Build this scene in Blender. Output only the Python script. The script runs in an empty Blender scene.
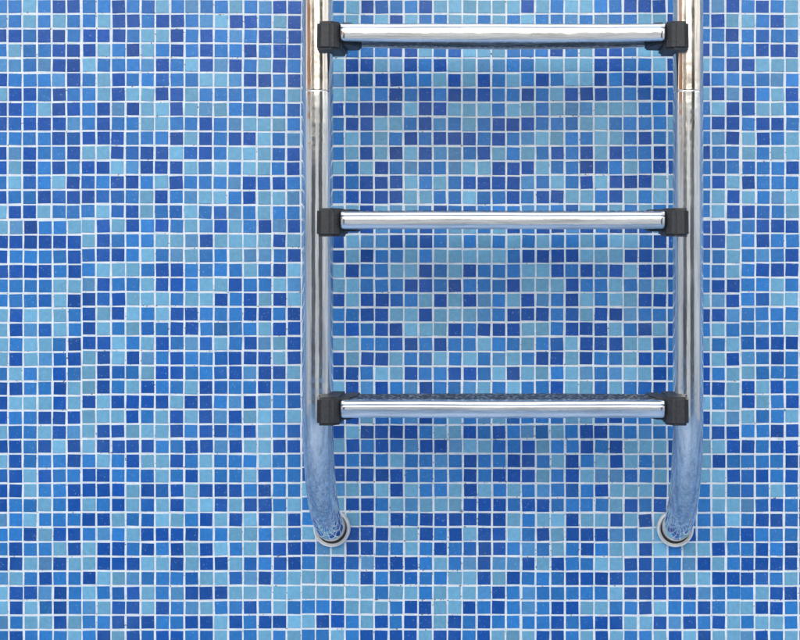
import bpy, bmesh, math, random
import numpy as np
from mathutils import Vector
random.seed(7); rng=np.random.default_rng(11)
U=0.00146            # metres per wall unit
D=1352.0; CX=512.0; CY=235.0
def W(x,y,d=0.0):    # wall units: x right, y down, d = stand-off from the wall
    return Vector((x*U,-d*U,(640-y)*U))
S=bpy.context.scene
S.view_settings.view_transform='Standard'; S.view_settings.look='None'; S.view_settings.exposure=0
COL=S.collection
# ---------------- materials
def mat(name):
    m=bpy.data.materials.new(name); m.use_nodes=True
    nt=m.node_tree; b=nt.nodes['Principled BSDF']; return m,nt,b
def N(nt,t,**k):
    n=nt.nodes.new(t)
    for a,v in k.items(): setattr(n,a,v)
    return n
def noise(nt,scale,detail=3,rough=.5,vec=None):
    n=N(nt,'ShaderNodeTexNoise'); n.inputs['Scale'].default_value=scale
    n.inputs['Detail'].default_value=detail; n.inputs['Roughness'].default_value=rough
    if vec is not None: nt.links.new(vec,n.inputs['Vector'])
    return n
def ramp(nt,src,stops):
    r=N(nt,'ShaderNodeValToRGB'); e=r.color_ramp.elements
    while len(e)<len(stops): e.new(.5)
    for i,(p,c) in enumerate(stops):
        e[i].position=p; e[i].color=(c,c,c,1) if isinstance(c,(int,float)) else (*c,1)
    nt.links.new(src,r.inputs[0]); return r
def mix(nt,fac,a,b,mode='MIX'):
    m=N(nt,'ShaderNodeMix',data_type='RGBA',blend_type=mode)
    for v,s in ((fac,0),(a,6),(b,7)):
        if isinstance(v,(int,float)): m.inputs[s].default_value=v
        elif isinstance(v,tuple): m.inputs[s].default_value=(*v,1)
        else: nt.links.new(v,m.inputs[s])
    return m.outputs[2]
def bump(nt,b,h,dist,strength=1):
    n=N(nt,'ShaderNodeBump'); n.inputs['Distance'].default_value=dist; n.inputs['Strength'].default_value=strength
    nt.links.new(h,n.inputs['Height']); nt.links.new(n.outputs[0],b.inputs['Normal'])
def lin(r,g,b):
    f=lambda c:(c/255/12.92) if c/255<=.04045 else ((c/255+.055)/1.055)**2.4
    return (f(r),f(g),f(b))
DARK=lin(4,76,158); MID=lin(40,116,186); LIGHT=lin(108,166,198); GROUT=lin(205,216,222)
def pos(nt): return N(nt,'ShaderNodeNewGeometry').outputs['Position']

m_tile,nt,b=mat('glass_mosaic')
at=N(nt,'ShaderNodeAttribute',attribute_name='Col')
n1=noise(nt,160,3,.6,pos(nt)); n2=noise(nt,9,4,.6,pos(nt))
c=mix(nt,1.0,at.outputs[0],ramp(nt,n1.outputs[0],[(.3,.90),(.7,1.08)]).outputs[0],'MULTIPLY')
hz=ramp(nt,n2.outputs[0],[(.45,0.0),(.75,.08)])
c=mix(nt,hz.outputs[0],c,lin(150,190,215))
n3=noise(nt,420,2,.5,pos(nt))
c=mix(nt,ramp(nt,n3.outputs[0],[(.67,0.0),(.73,.32)]).outputs[0],c,lin(185,208,222))
nt.links.new(c,b.inputs['Base Color']); b.inputs['Roughness'].default_value=.36
b.inputs['Specular IOR Level'].default_value=.35
bump(nt,b,noise(nt,120,1,.5,pos(nt)).outputs[0],.0006,.5)

m_grout,nt,b=mat('grout')
n1=noise(nt,55,4,.65,pos(nt)); n2=noise(nt,210,2,.6,pos(nt)); n3=noise(nt,2.6,3,.5,pos(nt))
c=ramp(nt,n1.outputs[0],[(.3,lin(198,211,220)),(.65,lin(234,238,240))]).outputs[0]
add=N(nt,'ShaderNodeMath',operation='MULTIPLY_ADD'); nt.links.new(n3.outputs[0],add.inputs[0]); add.inputs[1].default_value=.22; nt.links.new(n2.outputs[0],add.inputs[2])
c=mix(nt,ramp(nt,add.outputs[0],[(.78,0.0),(.81,.85)]).outputs[0],c,(.05,.06,.07))
nt.links.new(c,b.inputs['Base Color']); b.inputs['Roughness'].default_value=.85

def proc_tiles(name,ax,ay):
    m,nt,b=mat(name)
    sep=N(nt,'ShaderNodeSeparateXYZ'); nt.links.new(pos(nt),sep.inputs[0])
    fl=[];ms=[]
    for a in (ax,ay):
        d=N(nt,'ShaderNodeMath',operation='DIVIDE'); nt.links.new(sep.outputs[a],d.inputs[0]); d.inputs[1].default_value=14.65*U
        f=N(nt,'ShaderNodeMath',operation='FLOOR'); nt.links.new(d.outputs[0],f.inputs[0]); fl.append(f)
        fr=N(nt,'ShaderNodeMath',operation='FRACT'); nt.links.new(d.outputs[0],fr.inputs[0])
        s=N(nt,'ShaderNodeMath',operation='SUBTRACT'); nt.links.new(fr.outputs[0],s.inputs[0]); s.inputs[1].default_value=.5
        ab=N(nt,'ShaderNodeMath',operation='ABSOLUTE'); nt.links.new(s.outputs[0],ab.inputs[0]); ms.append(ab)
    cv=N(nt,'ShaderNodeCombineXYZ'); nt.links.new(fl[0].outputs[0],cv.inputs[0]); nt.links.new(fl[1].outputs[0],cv.inputs[1])
    wn=N(nt,'ShaderNodeTexWhiteNoise',noise_dimensions='2D'); nt.links.new(cv.outputs[0],wn.inputs[0])
    r=ramp(nt,wn.outputs[0],[(0,DARK),(.34,MID),(.70,LIGHT)]); r.color_ramp.interpolation='CONSTANT'
    mx=N(nt,'ShaderNodeMath',operation='MAXIMUM'); nt.links.new(ms[0].outputs[0],mx.inputs[0]); nt.links.new(ms[1].outputs[0],mx.inputs[1])
    g=N(nt,'ShaderNodeMath',operation='GREATER_THAN'); nt.links.new(mx.outputs[0],g.inputs[0]); g.inputs[1].default_value=.44
    nt.links.new(mix(nt,g.outputs[0],r.outputs[0],GROUT),b.inputs['Base Color']); b.inputs['Roughness'].default_value=.35
    return m
m_pw=proc_tiles('wall_mosaic',0,2); m_pf=proc_tiles('floor_mosaic',0,1)

def steel(name,rough,base=(.91,.91,.90),speck=False,long=2,streak=.6,floor_refl=False):
    m,nt,b=mat(name); b.inputs['Metallic'].default_value=1
    tc=N(nt,'ShaderNodeTexCoord').outputs['Object']
    mp=N(nt,'ShaderNodeMapping'); nt.links.new(tc,mp.inputs[0]); sc=[1,1,1]
    if not speck: sc[long]=.05
    mp.inputs['Scale'].default_value=sc
    n1=noise(nt,190,4,.65,mp.outputs[0]); n2=noise(nt,16,3,.6,tc); n3=noise(nt,600,1,.5,tc)
    nt.links.new(ramp(nt,n2.outputs[0],[(.35,rough*.6),(.7,rough*1.7)]).outputs[0],b.inputs['Roughness'])
    c=mix(nt,ramp(nt,n1.outputs[0],[(.45,0.0),(.66,.8)]).outputs[0],base,tuple(v*streak for v in base))
    c=mix(nt,ramp(nt,n3.outputs[0],[(.66,0.0),(.72,.5)]).outputs[0],c,(.45,.44,.42))
    if floor_refl:   # speckled floor reflection painted into the colour, fading out upwards
        sz=N(nt,'ShaderNodeSeparateXYZ'); nt.links.new(pos(nt),sz.inputs[0])
        lo=ramp(nt,sz.outputs[2],[(.20,.55),(.38,0.0)])
        n4=noise(nt,260,3,.7,tc)
        st_=mix(nt,1.0,ramp(nt,n4.outputs[0],[(.45,0.0),(.62,1.0)]).outputs[0],lo.outputs[0],'MULTIPLY')
        c=mix(nt,st_,c,(.34,.36,.40))
    nt.links.new(c,b.inputs['Base Color'])
    if speck:
        v=N(nt,'ShaderNodeTexVoronoi'); v.inputs['Scale'].default_value=170; nt.links.new(tc,v.inputs['Vector'])
        nt.links.new(mix(nt,ramp(nt,v.outputs[0],[(.25,0.0),(.5,1.0)]).outputs[0],(.6,.61,.62),(.14,.15,.16)),b.inputs['Base Color'])
        bump(nt,b,v.outputs[0],.0015,1)
    else: bump(nt,b,n2.outputs[0],.0014,.7)
    return m
m_steel=steel('stainless_steel',.10,floor_refl=True)
m_warm=steel('stainless_steel_warm_reflection',.14,(.91,.83,.75))  # warm reflected surroundings painted into the upper rail's base colour
m_tread=steel('tread_steel',.11,(.9,.9,.9),False,0)
m_grip=steel('tread_grip',.35,(.5,.51,.52),True)
def simple(name,col,rough,n=40,var=.15,bd=.0004,var2=None):
    m,nt,b=mat(name); nn=noise(nt,n,4,.6,pos(nt))
    r=ramp(nt,nn.outputs[0],[(.3,tuple(c*(1-var) for c in col)),(.7,tuple(c*(1+var) for c in col))])
    nt.links.new(r.outputs[0],b.inputs['Base Color']); b.inputs['Roughness'].default_value=rough
    bump(nt,b,nn.outputs[0],bd,.6); return m
m_black=simple('black_plastic',(.026,.027,.030),.5,300,.4,.0006)
m_white=simple('white_plastic',(.76,.77,.76),.4,60,.12)
m_rub=simple('dark_gap',(.04,.04,.045),.7)
m_stone=simple('coping_stone',(.55,.50,.43),.8,12,.15,.002)
m_plaster=simple('plaster',(.78,.78,.76),.85,3,.08,.002)
m_conc=simple('dark_concrete',(.17,.17,.18),.85,3,.3,.002)
m_pale=simple('painted_render',(.76,.74,.71),.85,2,.08,.002)
m_terra=simple('terracotta_render',(.50,.27,.16),.85,2,.15,.002)
m_leaf=simple('added_hedge_leaves',(.06,.09,.04),.7,30,.5,.002)
m_pave,nt,b=mat('paving')
br=N(nt,'ShaderNodeTexBrick'); br.offset=0; br.inputs['Scale'].default_value=1; br.inputs['Brick Width'].default_value=.5; br.inputs['Row Height'].default_value=.5
br.inputs['Mortar Size'].default_value=.006; br.inputs['Color1'].default_value=(.46,.42,.37,1); br.inputs['Color2'].default_value=(.52,.47,.42,1); br.inputs['Mortar'].default_value=(.2,.18,.16,1)
nt.links.new(pos(nt),br.inputs['Vector']); nt.links.new(br.outputs[0],b.inputs['Base Color']); b.inputs['Roughness'].default_value=.85

# ---------------- helpers
def obj(name,me,parent=None,mats=(),smooth=False):
    o=bpy.data.objects.new(name,me); COL.objects.link(o)
    for m in mats: me.materials.append(m)
    if parent: o.parent=parent
    return o
def empty(name):
    o=bpy.data.objects.new(name,None); COL.objects.link(o); return o
def box(name,lo,hi,m,parent=None,bev=0):
    bm=bmesh.new(); bmesh.ops.create_cube(bm,size=1)
    for v in bm.verts:
        for i in range(3): v.co[i]=lo[i] if v.co[i]<0 else hi[i]
    if bev: bmesh.ops.bevel(bm,geom=bm.edges[:],offset=bev,segments=3,affect='EDGES')
    me=bpy.data.meshes.new(name); bm.to_mesh(me); bm.free(); return obj(name,me,parent,[m])

# ---------------- mosaic wall
P=14.65
XL,XR=-1.45,2.65; ZB,ZT=-.55,1.30
c0=int(XL/U/P); c1=int(XR/U/P); r0=int((640-ZT/U)/P)-0; r1=int((640-ZB/U)/P)+1
OX,OY=8.2,-0.6
verts=[];faces=[];cols=[]
g=rng.random((r1-r0+1,c1-c0+1)); 
def fld(x,y): return .045*math.sin(x*.013+1.3)*math.cos(y*.017+.4)+.035*math.sin(x*.031-y*.024)
shj={}
for r in range(r0,r1):
    for c in range(c0,c1):
        sk=(r//15,(c+10)//15)
        if sk not in shj: shj[sk]=(rng.normal()*.55,rng.normal()*.55,rng.normal()*.0022)
        jx,jy,ja=shj[sk]
        jx=max(-.75,min(.75,jx)); jy=max(-.75,min(.75,jy))
        lx=((c+10)%15-7)*P; ly=(r%15-7)*P
        wv=.22*math.sin(c*.37+r*.11); wh=.22*math.sin(r*.33+c*.09)
        cx=OX+(c+.5)*P+jx-ja*ly+wh+rng.normal()*.17; cy=OY+(r+.5)*P+jy+ja*lx+wv+rng.normal()*.17
        h=6.34+rng.normal()*.11; h2=6.34+rng.normal()*.11; a=rng.normal()*.017
        ca,sa=math.cos(a),math.sin(a); dz=rng.normal()*.08; tx,ty=rng.normal()*.006,rng.normal()*.006
        base=len(verts)
        for (s,dep) in ((1.0,-.6),(1.0,.6),(.955,.85)):
            for (ux,uy) in ((-1,-1),(1,-1),(1,1),(-1,1)):
                px=ux*h*s; py=uy*h2*s
                X=cx+px*ca-py*sa; Y=cy+px*sa+py*ca
                verts.append(((X)*U,-(dep+dz+px*tx+py*ty)*U,(640-Y)*U))
        f=lambda *i: faces.append(tuple(base+k for k in i))
        f(8,11,10,9)
        for k in range(4):
            n=(k+1)%4
            f(4+k,8+k,8+n,4+n); f(k,4+k,4+n,n)
        v=g[r-r0,c-c0]+fld(cx,cy)
        k=0 if v<.36 else (1 if v<.70 else 2)
        bc=np.array((DARK,MID,LIGHT)[k]); t=rng.normal()
        bc=bc*(1+.09*t)
        if rng.random()<.10: bc=bc*.6+np.array((DARK,MID,LIGHT)[(k+1)%3])*.4
        cols+= [(bc[0],bc[1],bc[2],1)]*9
me=bpy.data.meshes.new('tiles'); me.from_pydata(verts,[],faces); me.update()
ca_=me.color_attributes.new('Col','FLOAT_COLOR','CORNER')
arr=np.repeat(np.array(cols,dtype=np.float32),4,axis=0); ca_.data.foreach_set('color',arr.ravel())
wall=empty('pool_wall')
tiles=obj('mosaic_tiles',me,wall,[m_tile])
bm=bmesh.new(); bm.from_mesh(me); bmesh.ops.recalc_face_normals(bm,faces=bm.faces); bm.to_mesh(me); bm.free()
xa=(OX+c0*P)*U; xb=(OX+c1*P)*U; zt=(640-(OY+r0*P))*U
box('grout_bed',(xa,0-.35*U,-.6),(xb,.2,zt),m_grout,wall)
box('wall_run_a',(-5,-.0012,-.6),(xa,.2,zt),m_pw,wall); box('wall_run_b',(xb,-.0012,-.6),(6,.2,zt),m_pw,wall)
FY=-7.0
box('unseen_side_wall',(-5.2,FY,-.6),(-5,.2,zt),m_plaster); box('unseen_side_wall.001',(6,FY,-.6),(6.2,.2,zt),m_plaster)  # unseen sides, made white to put bright streaks in the rails
box('pool_floor',(-5,FY,-.7),(6,-.002,-.5),m_pf)
box('added_end_wall',(-5,FY-.2,-.6),(6,FY,zt),m_conc)  # added unseen end wall, dark for grey streaks mirrored in the rails
for tagn,(xs0,xs1) in (('added_steps',(-.75,1.95)),):  # added unseen steps, pale so the rails mirror a bright centre
    st=empty(tagn)
    for i in range(6):
        box('step_%d'%i,(xs0,FY+.003,-.497+i*.3),(xs1,FY+1.8-i*.3,-.5+(i+1)*.3-.003 if i<5 else zt),m_plaster,st,.01)
cop=empty('pool_coping')
for i in range(22):
    x=-5+i*.5
    box('slab_%d'%i,(x+.003,-.03,zt+.003),(x+.497,.32,zt+.05),m_stone,cop,.008)
zd=zt+.045
deck=empty('ground')
L=300
for k,(a,b_,c_,d_) in enumerate(((-L,.325,L,L),(-L,FY-0.0-L,L,FY),(-L,FY,-5.0,.325),(6.0,FY,L,.325))):
    me=bpy.data.meshes.new('paving'); me.from_pydata([(a,b_,zd),(c_,b_,zd),(c_,d_,zd),(a,d_,zd)],[],[(0,1,2,3)]); obj('paving_%d'%k,me,deck,[m_pave])
box('added_garden_wall',(-3,-13.2,zd),(5.0,-13,zd+1.2),m_pale,None,.02)  # added unseen backdrop, pale for the steel to mirror
box('added_garden_wall.001',(-9.2,-9,zd),(-9,-2,zd+2.0),m_terra,None,.02)  # added unseen terracotta backdrop, a warm tone for the steel to mirror
hb=[];hf=[]
for i in range(16000):
    if i%2: p=Vector((rng.uniform(5.2,12.5),rng.uniform(-13.4,-12.4),zd+rng.uniform(0,2.6)+.2*rng.normal()))
    else: p=Vector((rng.uniform(-12,-3.2),rng.uniform(-13.4,-12.4),zd+rng.uniform(0,2.6)+.2*rng.normal()))
    a=Vector(rng.normal(size=3)).normalized()*.10; b2=a.orthogonal().normalized()*.06
    n=len(hb); hb+= [p-a,p+b2,p+a,p-b2]; hf.append((n,n+1,n+2,n+3))
me=bpy.data.meshes.new('added_hedge'); me.from_pydata(hb,[],hf); obj('added_hedge',me,None,[m_leaf])  # added unseen greenery, gives the steel dark reflected streaks

# ---------------- ladder
lad=empty('pool_ladder')
K=.924; DR=103.0; R=14.1
def sweep(name,pts,rads,seg=48,mi=None,mats=None):
    bm=bmesh.new(); rings=[]
    n=len(pts); side=Vector((1,0,0))
    for i in range(n):
        t=(pts[min(i+1,n-1)]-pts[max(i-1,0)]).normalized()
        up=t.cross(side).normalized(); s2=up.cross(t).normalized()
        rings.append([bm.verts.new(pts[i]+(side*math.cos(a)+up*math.sin(a))*rads[i]) for a in [2*math.pi*k/seg for k in range(seg)]])
    for i in range(n-1):
        for k in range(seg):
            f=bm.faces.new((rings[i][k],rings[i][(k+1)%seg],rings[i+1][(k+1)%seg],rings[i+1][k])); f.smooth=True
            if mi: f.material_index=mi[i]
    bm.faces.new(rings[0]); bm.faces.new(rings[-1])
    bmesh.ops.recalc_face_normals(bm,faces=bm.faces)
    me=bpy.data.meshes.new(name); bm.to_mesh(me); bm.free()
    return obj(name,me,lad,mats)
def cyl_y(name,x,y,prof,m,seg=48):
    bm=bmesh.new(); rings=[]
    for (d,r) in prof:
        c=W(x,y,d); rings.append([bm.verts.new(c+Vector((math.cos(a),0,math.sin(a)))*r*U) for a in [2*math.pi*k/seg for k in range(seg)]])
    for i in range(len(prof)-1):
        for k in range(seg):
            f=bm.faces.new((rings[i][k],rings[i][(k+1)%seg],rings[i+1][(k+1)%seg],rings[i+1][k])); f.smooth=True
    bm.faces.new(rings[0]); bm.faces.new(rings[-1]); bmesh.ops.recalc_face_normals(bm,faces=bm.faces)
    me=bpy.data.meshes.new(name); bm.to_mesh(me); bm.free(); return obj(name,me,lad,[m])
th=math.radians(76); RB=(DR-4)/(1-math.cos(th)); YE=526.5; YS=YE-RB*math.sin(th)
YJ=235+(92-235)*K
for tag,x in (('left',332.7),('right',674.6)):
    pts=[];rad=[]
    for i in range(33):
        a=th*(1-i/32); pts.append(W(x,YS+RB*math.sin(a),DR-RB*(1-math.cos(a)))); rad.append(R*U)
    y=YS-10
    while y>YJ+6: pts.append(W(x,y,DR)); rad.append(R*U); y-=14
    for dy,dr in ((2.0,0),(.8,0),(.28,-.01),(.1,-.12),(-.1,-.12),(-.28,-.05),(-1.2,-.04)):
        pts.append(W(x,YJ+dy,DR)); rad.append((R+dr)*U)
    nj=len(pts)-4
    y=YJ-6; ytop=640-(zd+.62)/U
    while y>ytop: pts.append(W(x,y,DR)); rad.append((R-.04)*U); y-=16
    RH=(DR*U+.38)/2; cz=pts[-1].z; cyy=-DR*U+RH
    for i in range(1,41):
        a=math.pi*i/40; pts.append(Vector((x*U,cyy-RH*math.cos(a),cz+RH*math.sin(a)))); rad.append((R-.04)*U)
    pts.append(Vector((x*U,cyy+RH,zd))); rad.append((R-.04)*U)
    mi=[0 if i<nj else 1 for i in range(len(pts)-1)]
    sweep('rail_'+tag,pts,rad,mi=mi,mats=[m_steel,m_warm])
    cyl_y('end_collar_'+tag,x,527.3,[(0,17.4),(2,18.3),(7,18.3),(9.2,17.7),(9.8,17.0),(9.2,16.2),(6,15.6)],m_white)
    cyl_y('gap_'+tag,x,527.3,[(5.2,14.9),(6.4,14.9)],m_rub)
    o=cyl_y('deck_flange_'+tag,x,0,[(0,30),(4,30),(8,22),(12,15)],m_steel)
    o.rotation_euler=(-math.pi/2,0,0)
    me=o.data
    c=W(x,0,0)
    for v in me.vertices: v.co-=c
    o.location=(x*U,cyy+RH,zd)
# treads: flat pressed step, vertical front lip with a pressed groove, stippled top plate
def tread(idx,yc,bow):
    prof=[(9,-7.0),(3,-8.0),(1.6,-7.7),(.8,-6.9),(.45,-5.6),(.15,-3),(0,0),(.1,2.4),(.25,3.0),(.9,3.3),(.9,3.7),(.35,4.0),(.5,5.2),(1.1,6.5),(2.2,7.4),(3.8,7.9),(6,8.1)]
    top=[(8+i*(44/32.0),8.1+(.55 if i%4 in (1,2) else 0)) for i in range(0,33)]
    back=[(54.5,7.0),(56,5.2),(56.5,2),(56.5,-3),(56,-6.2),(53,-7.2)]
    pr=prof+top+back; nf=len(prof); NX=70
    x0,x1=356.5,650.8
    bm=bmesh.new(); rows=[]
    for i in range(NX+1):
        t=i/NX; x=x0+(x1-x0)*t; s=math.sin(math.pi*t)**.8
        row=[]
        for j,(d,y) in enumerate(pr):
            dd=d if d<8 else 8+(d-8)*(.84+.22*s)
            yy=yc-y
            if y<-1: yy+=bow*s
            yy+=.10*math.sin(t*9+yc)+.05*math.sin(t*31+j*.2)
            row.append(bm.verts.new(W(x,yy,128-dd+.25*math.sin(t*6.0+yc))))
        rows.append(row)
    for i in range(NX):
        for j in range(len(pr)-1):
            f=bm.faces.new((rows[i][j],rows[i+1][j],rows[i+1][j+1],rows[i][j+1])); f.smooth=not(nf<=j<nf+32)
            if nf<=j<nf+32: f.material_index=1
    bmesh.ops.recalc_face_normals(bm,faces=bm.faces)
    me=bpy.data.meshes.new('tread'); bm.to_mesh(me); bm.free()
    o=obj('tread_%d'%idx,me,lad,[m_tread,m_grip]); s=o.modifiers.new('s','SOLIDIFY'); s.thickness=1.2*U; s.offset=-1
def prism(name,poly,y0,y1,m,bev,taper=0):
    bm=bmesh.new(); cx_=sum(p[0] for p in poly)/len(poly); cd=sum(p[1] for p in poly)/len(poly)
    lo=[bm.verts.new(W(p[0],y1,p[1])) for p in poly]; hi=[bm.verts.new(W(cx_+(p[0]-cx_)*(1-taper),y0,cd+(p[1]-cd)*(1-taper))) for p in poly]
    n=len(poly); bm.faces.new(lo); bm.faces.new(hi[::-1])
    for i in range(n): bm.faces.new((lo[i],lo[(i+1)%n],hi[(i+1)%n],hi[i]))
    bmesh.ops.recalc_face_normals(bm,faces=bm.faces)
    bmesh.ops.bevel(bm,geom=bm.edges[:],offset=bev*U,segments=3,affect='EDGES')
    for f in bm.faces: f.smooth=False
    me=bpy.data.meshes.new(name); bm.to_mesh(me); bm.free(); return obj(name,me,lad,[m])
for idx,(yt,yc,bw) in enumerate(((51,54.0,1.4),(221.5,223.4,.3),(393,394.6,.2))):
    tread(idx,yt,bw)
    for tag,xm,sg in (('l',332.7,1),('r',674.6,-1)):
        P_=lambda l:[(xm+sg*a,d) for a,d in l]
        prism('clamp_%d%s'%(idx,tag),P_([(2,76),(2,127),(4,130),(16,130.5),(24.5,123),(25,78)]),yc-12.8,yc+13.0,m_black,2.4,.03)
        prism('clamp_tongue_%d%s'%(idx,tag),P_([(23.5,76),(23.5,121),(32,119),(37,108),(38,80)]),yt-9.9,yt+10.4,m_black,1.5)

# ---------------- light
SE,SA=math.radians(22),math.radians(192)
w=bpy.data.worlds.new('World'); S.world=w; w.use_nodes=True; nt=w.node_tree
bg=nt.nodes['Background']; sk=N(nt,'ShaderNodeTexSky',sky_type='NISHITA'); sk.sun_disc=False
sk.sun_elevation=SE; sk.sun_rotation=SA; sk.dust_density=2.5
tc=N(nt,'ShaderNodeTexCoord'); n=noise(nt,2.2,5,.6,tc.outputs['Generated'])
cl=mix(nt,ramp(nt,n.outputs[0],[(.35,.65),(.62,.97)]).outputs[0],sk.outputs[0],(9.5,9.5,9.5))
nt.links.new(cl,bg.inputs[0]); bg.inputs[1].default_value=.135
sd=bpy.data.lights.new('sun','SUN'); sd.energy=2.1; sd.angle=math.radians(75); sd.color=(1,.985,.96)
so=bpy.data.objects.new('sun',sd); COL.objects.link(so)
dv=Vector((math.sin(SA)*math.cos(SE),math.cos(SA)*math.cos(SE),math.sin(SE)))
so.rotation_euler=dv.to_track_quat('Z','Y').to_euler()
# ---------------- camera
cd=bpy.data.cameras.new('camera'); co=bpy.data.objects.new('camera',cd); COL.objects.link(co)
co.location=W(CX,CY,D); co.rotation_euler=(math.pi/2,0,0)
cd.sensor_width=36; cd.sensor_fit='HORIZONTAL'; cd.lens=36*D/800
cd.shift_x=(400-CX)/800; cd.shift_y=-(320-CY)/800
cd.clip_start=.01; cd.clip_end=1000
S.camera=co
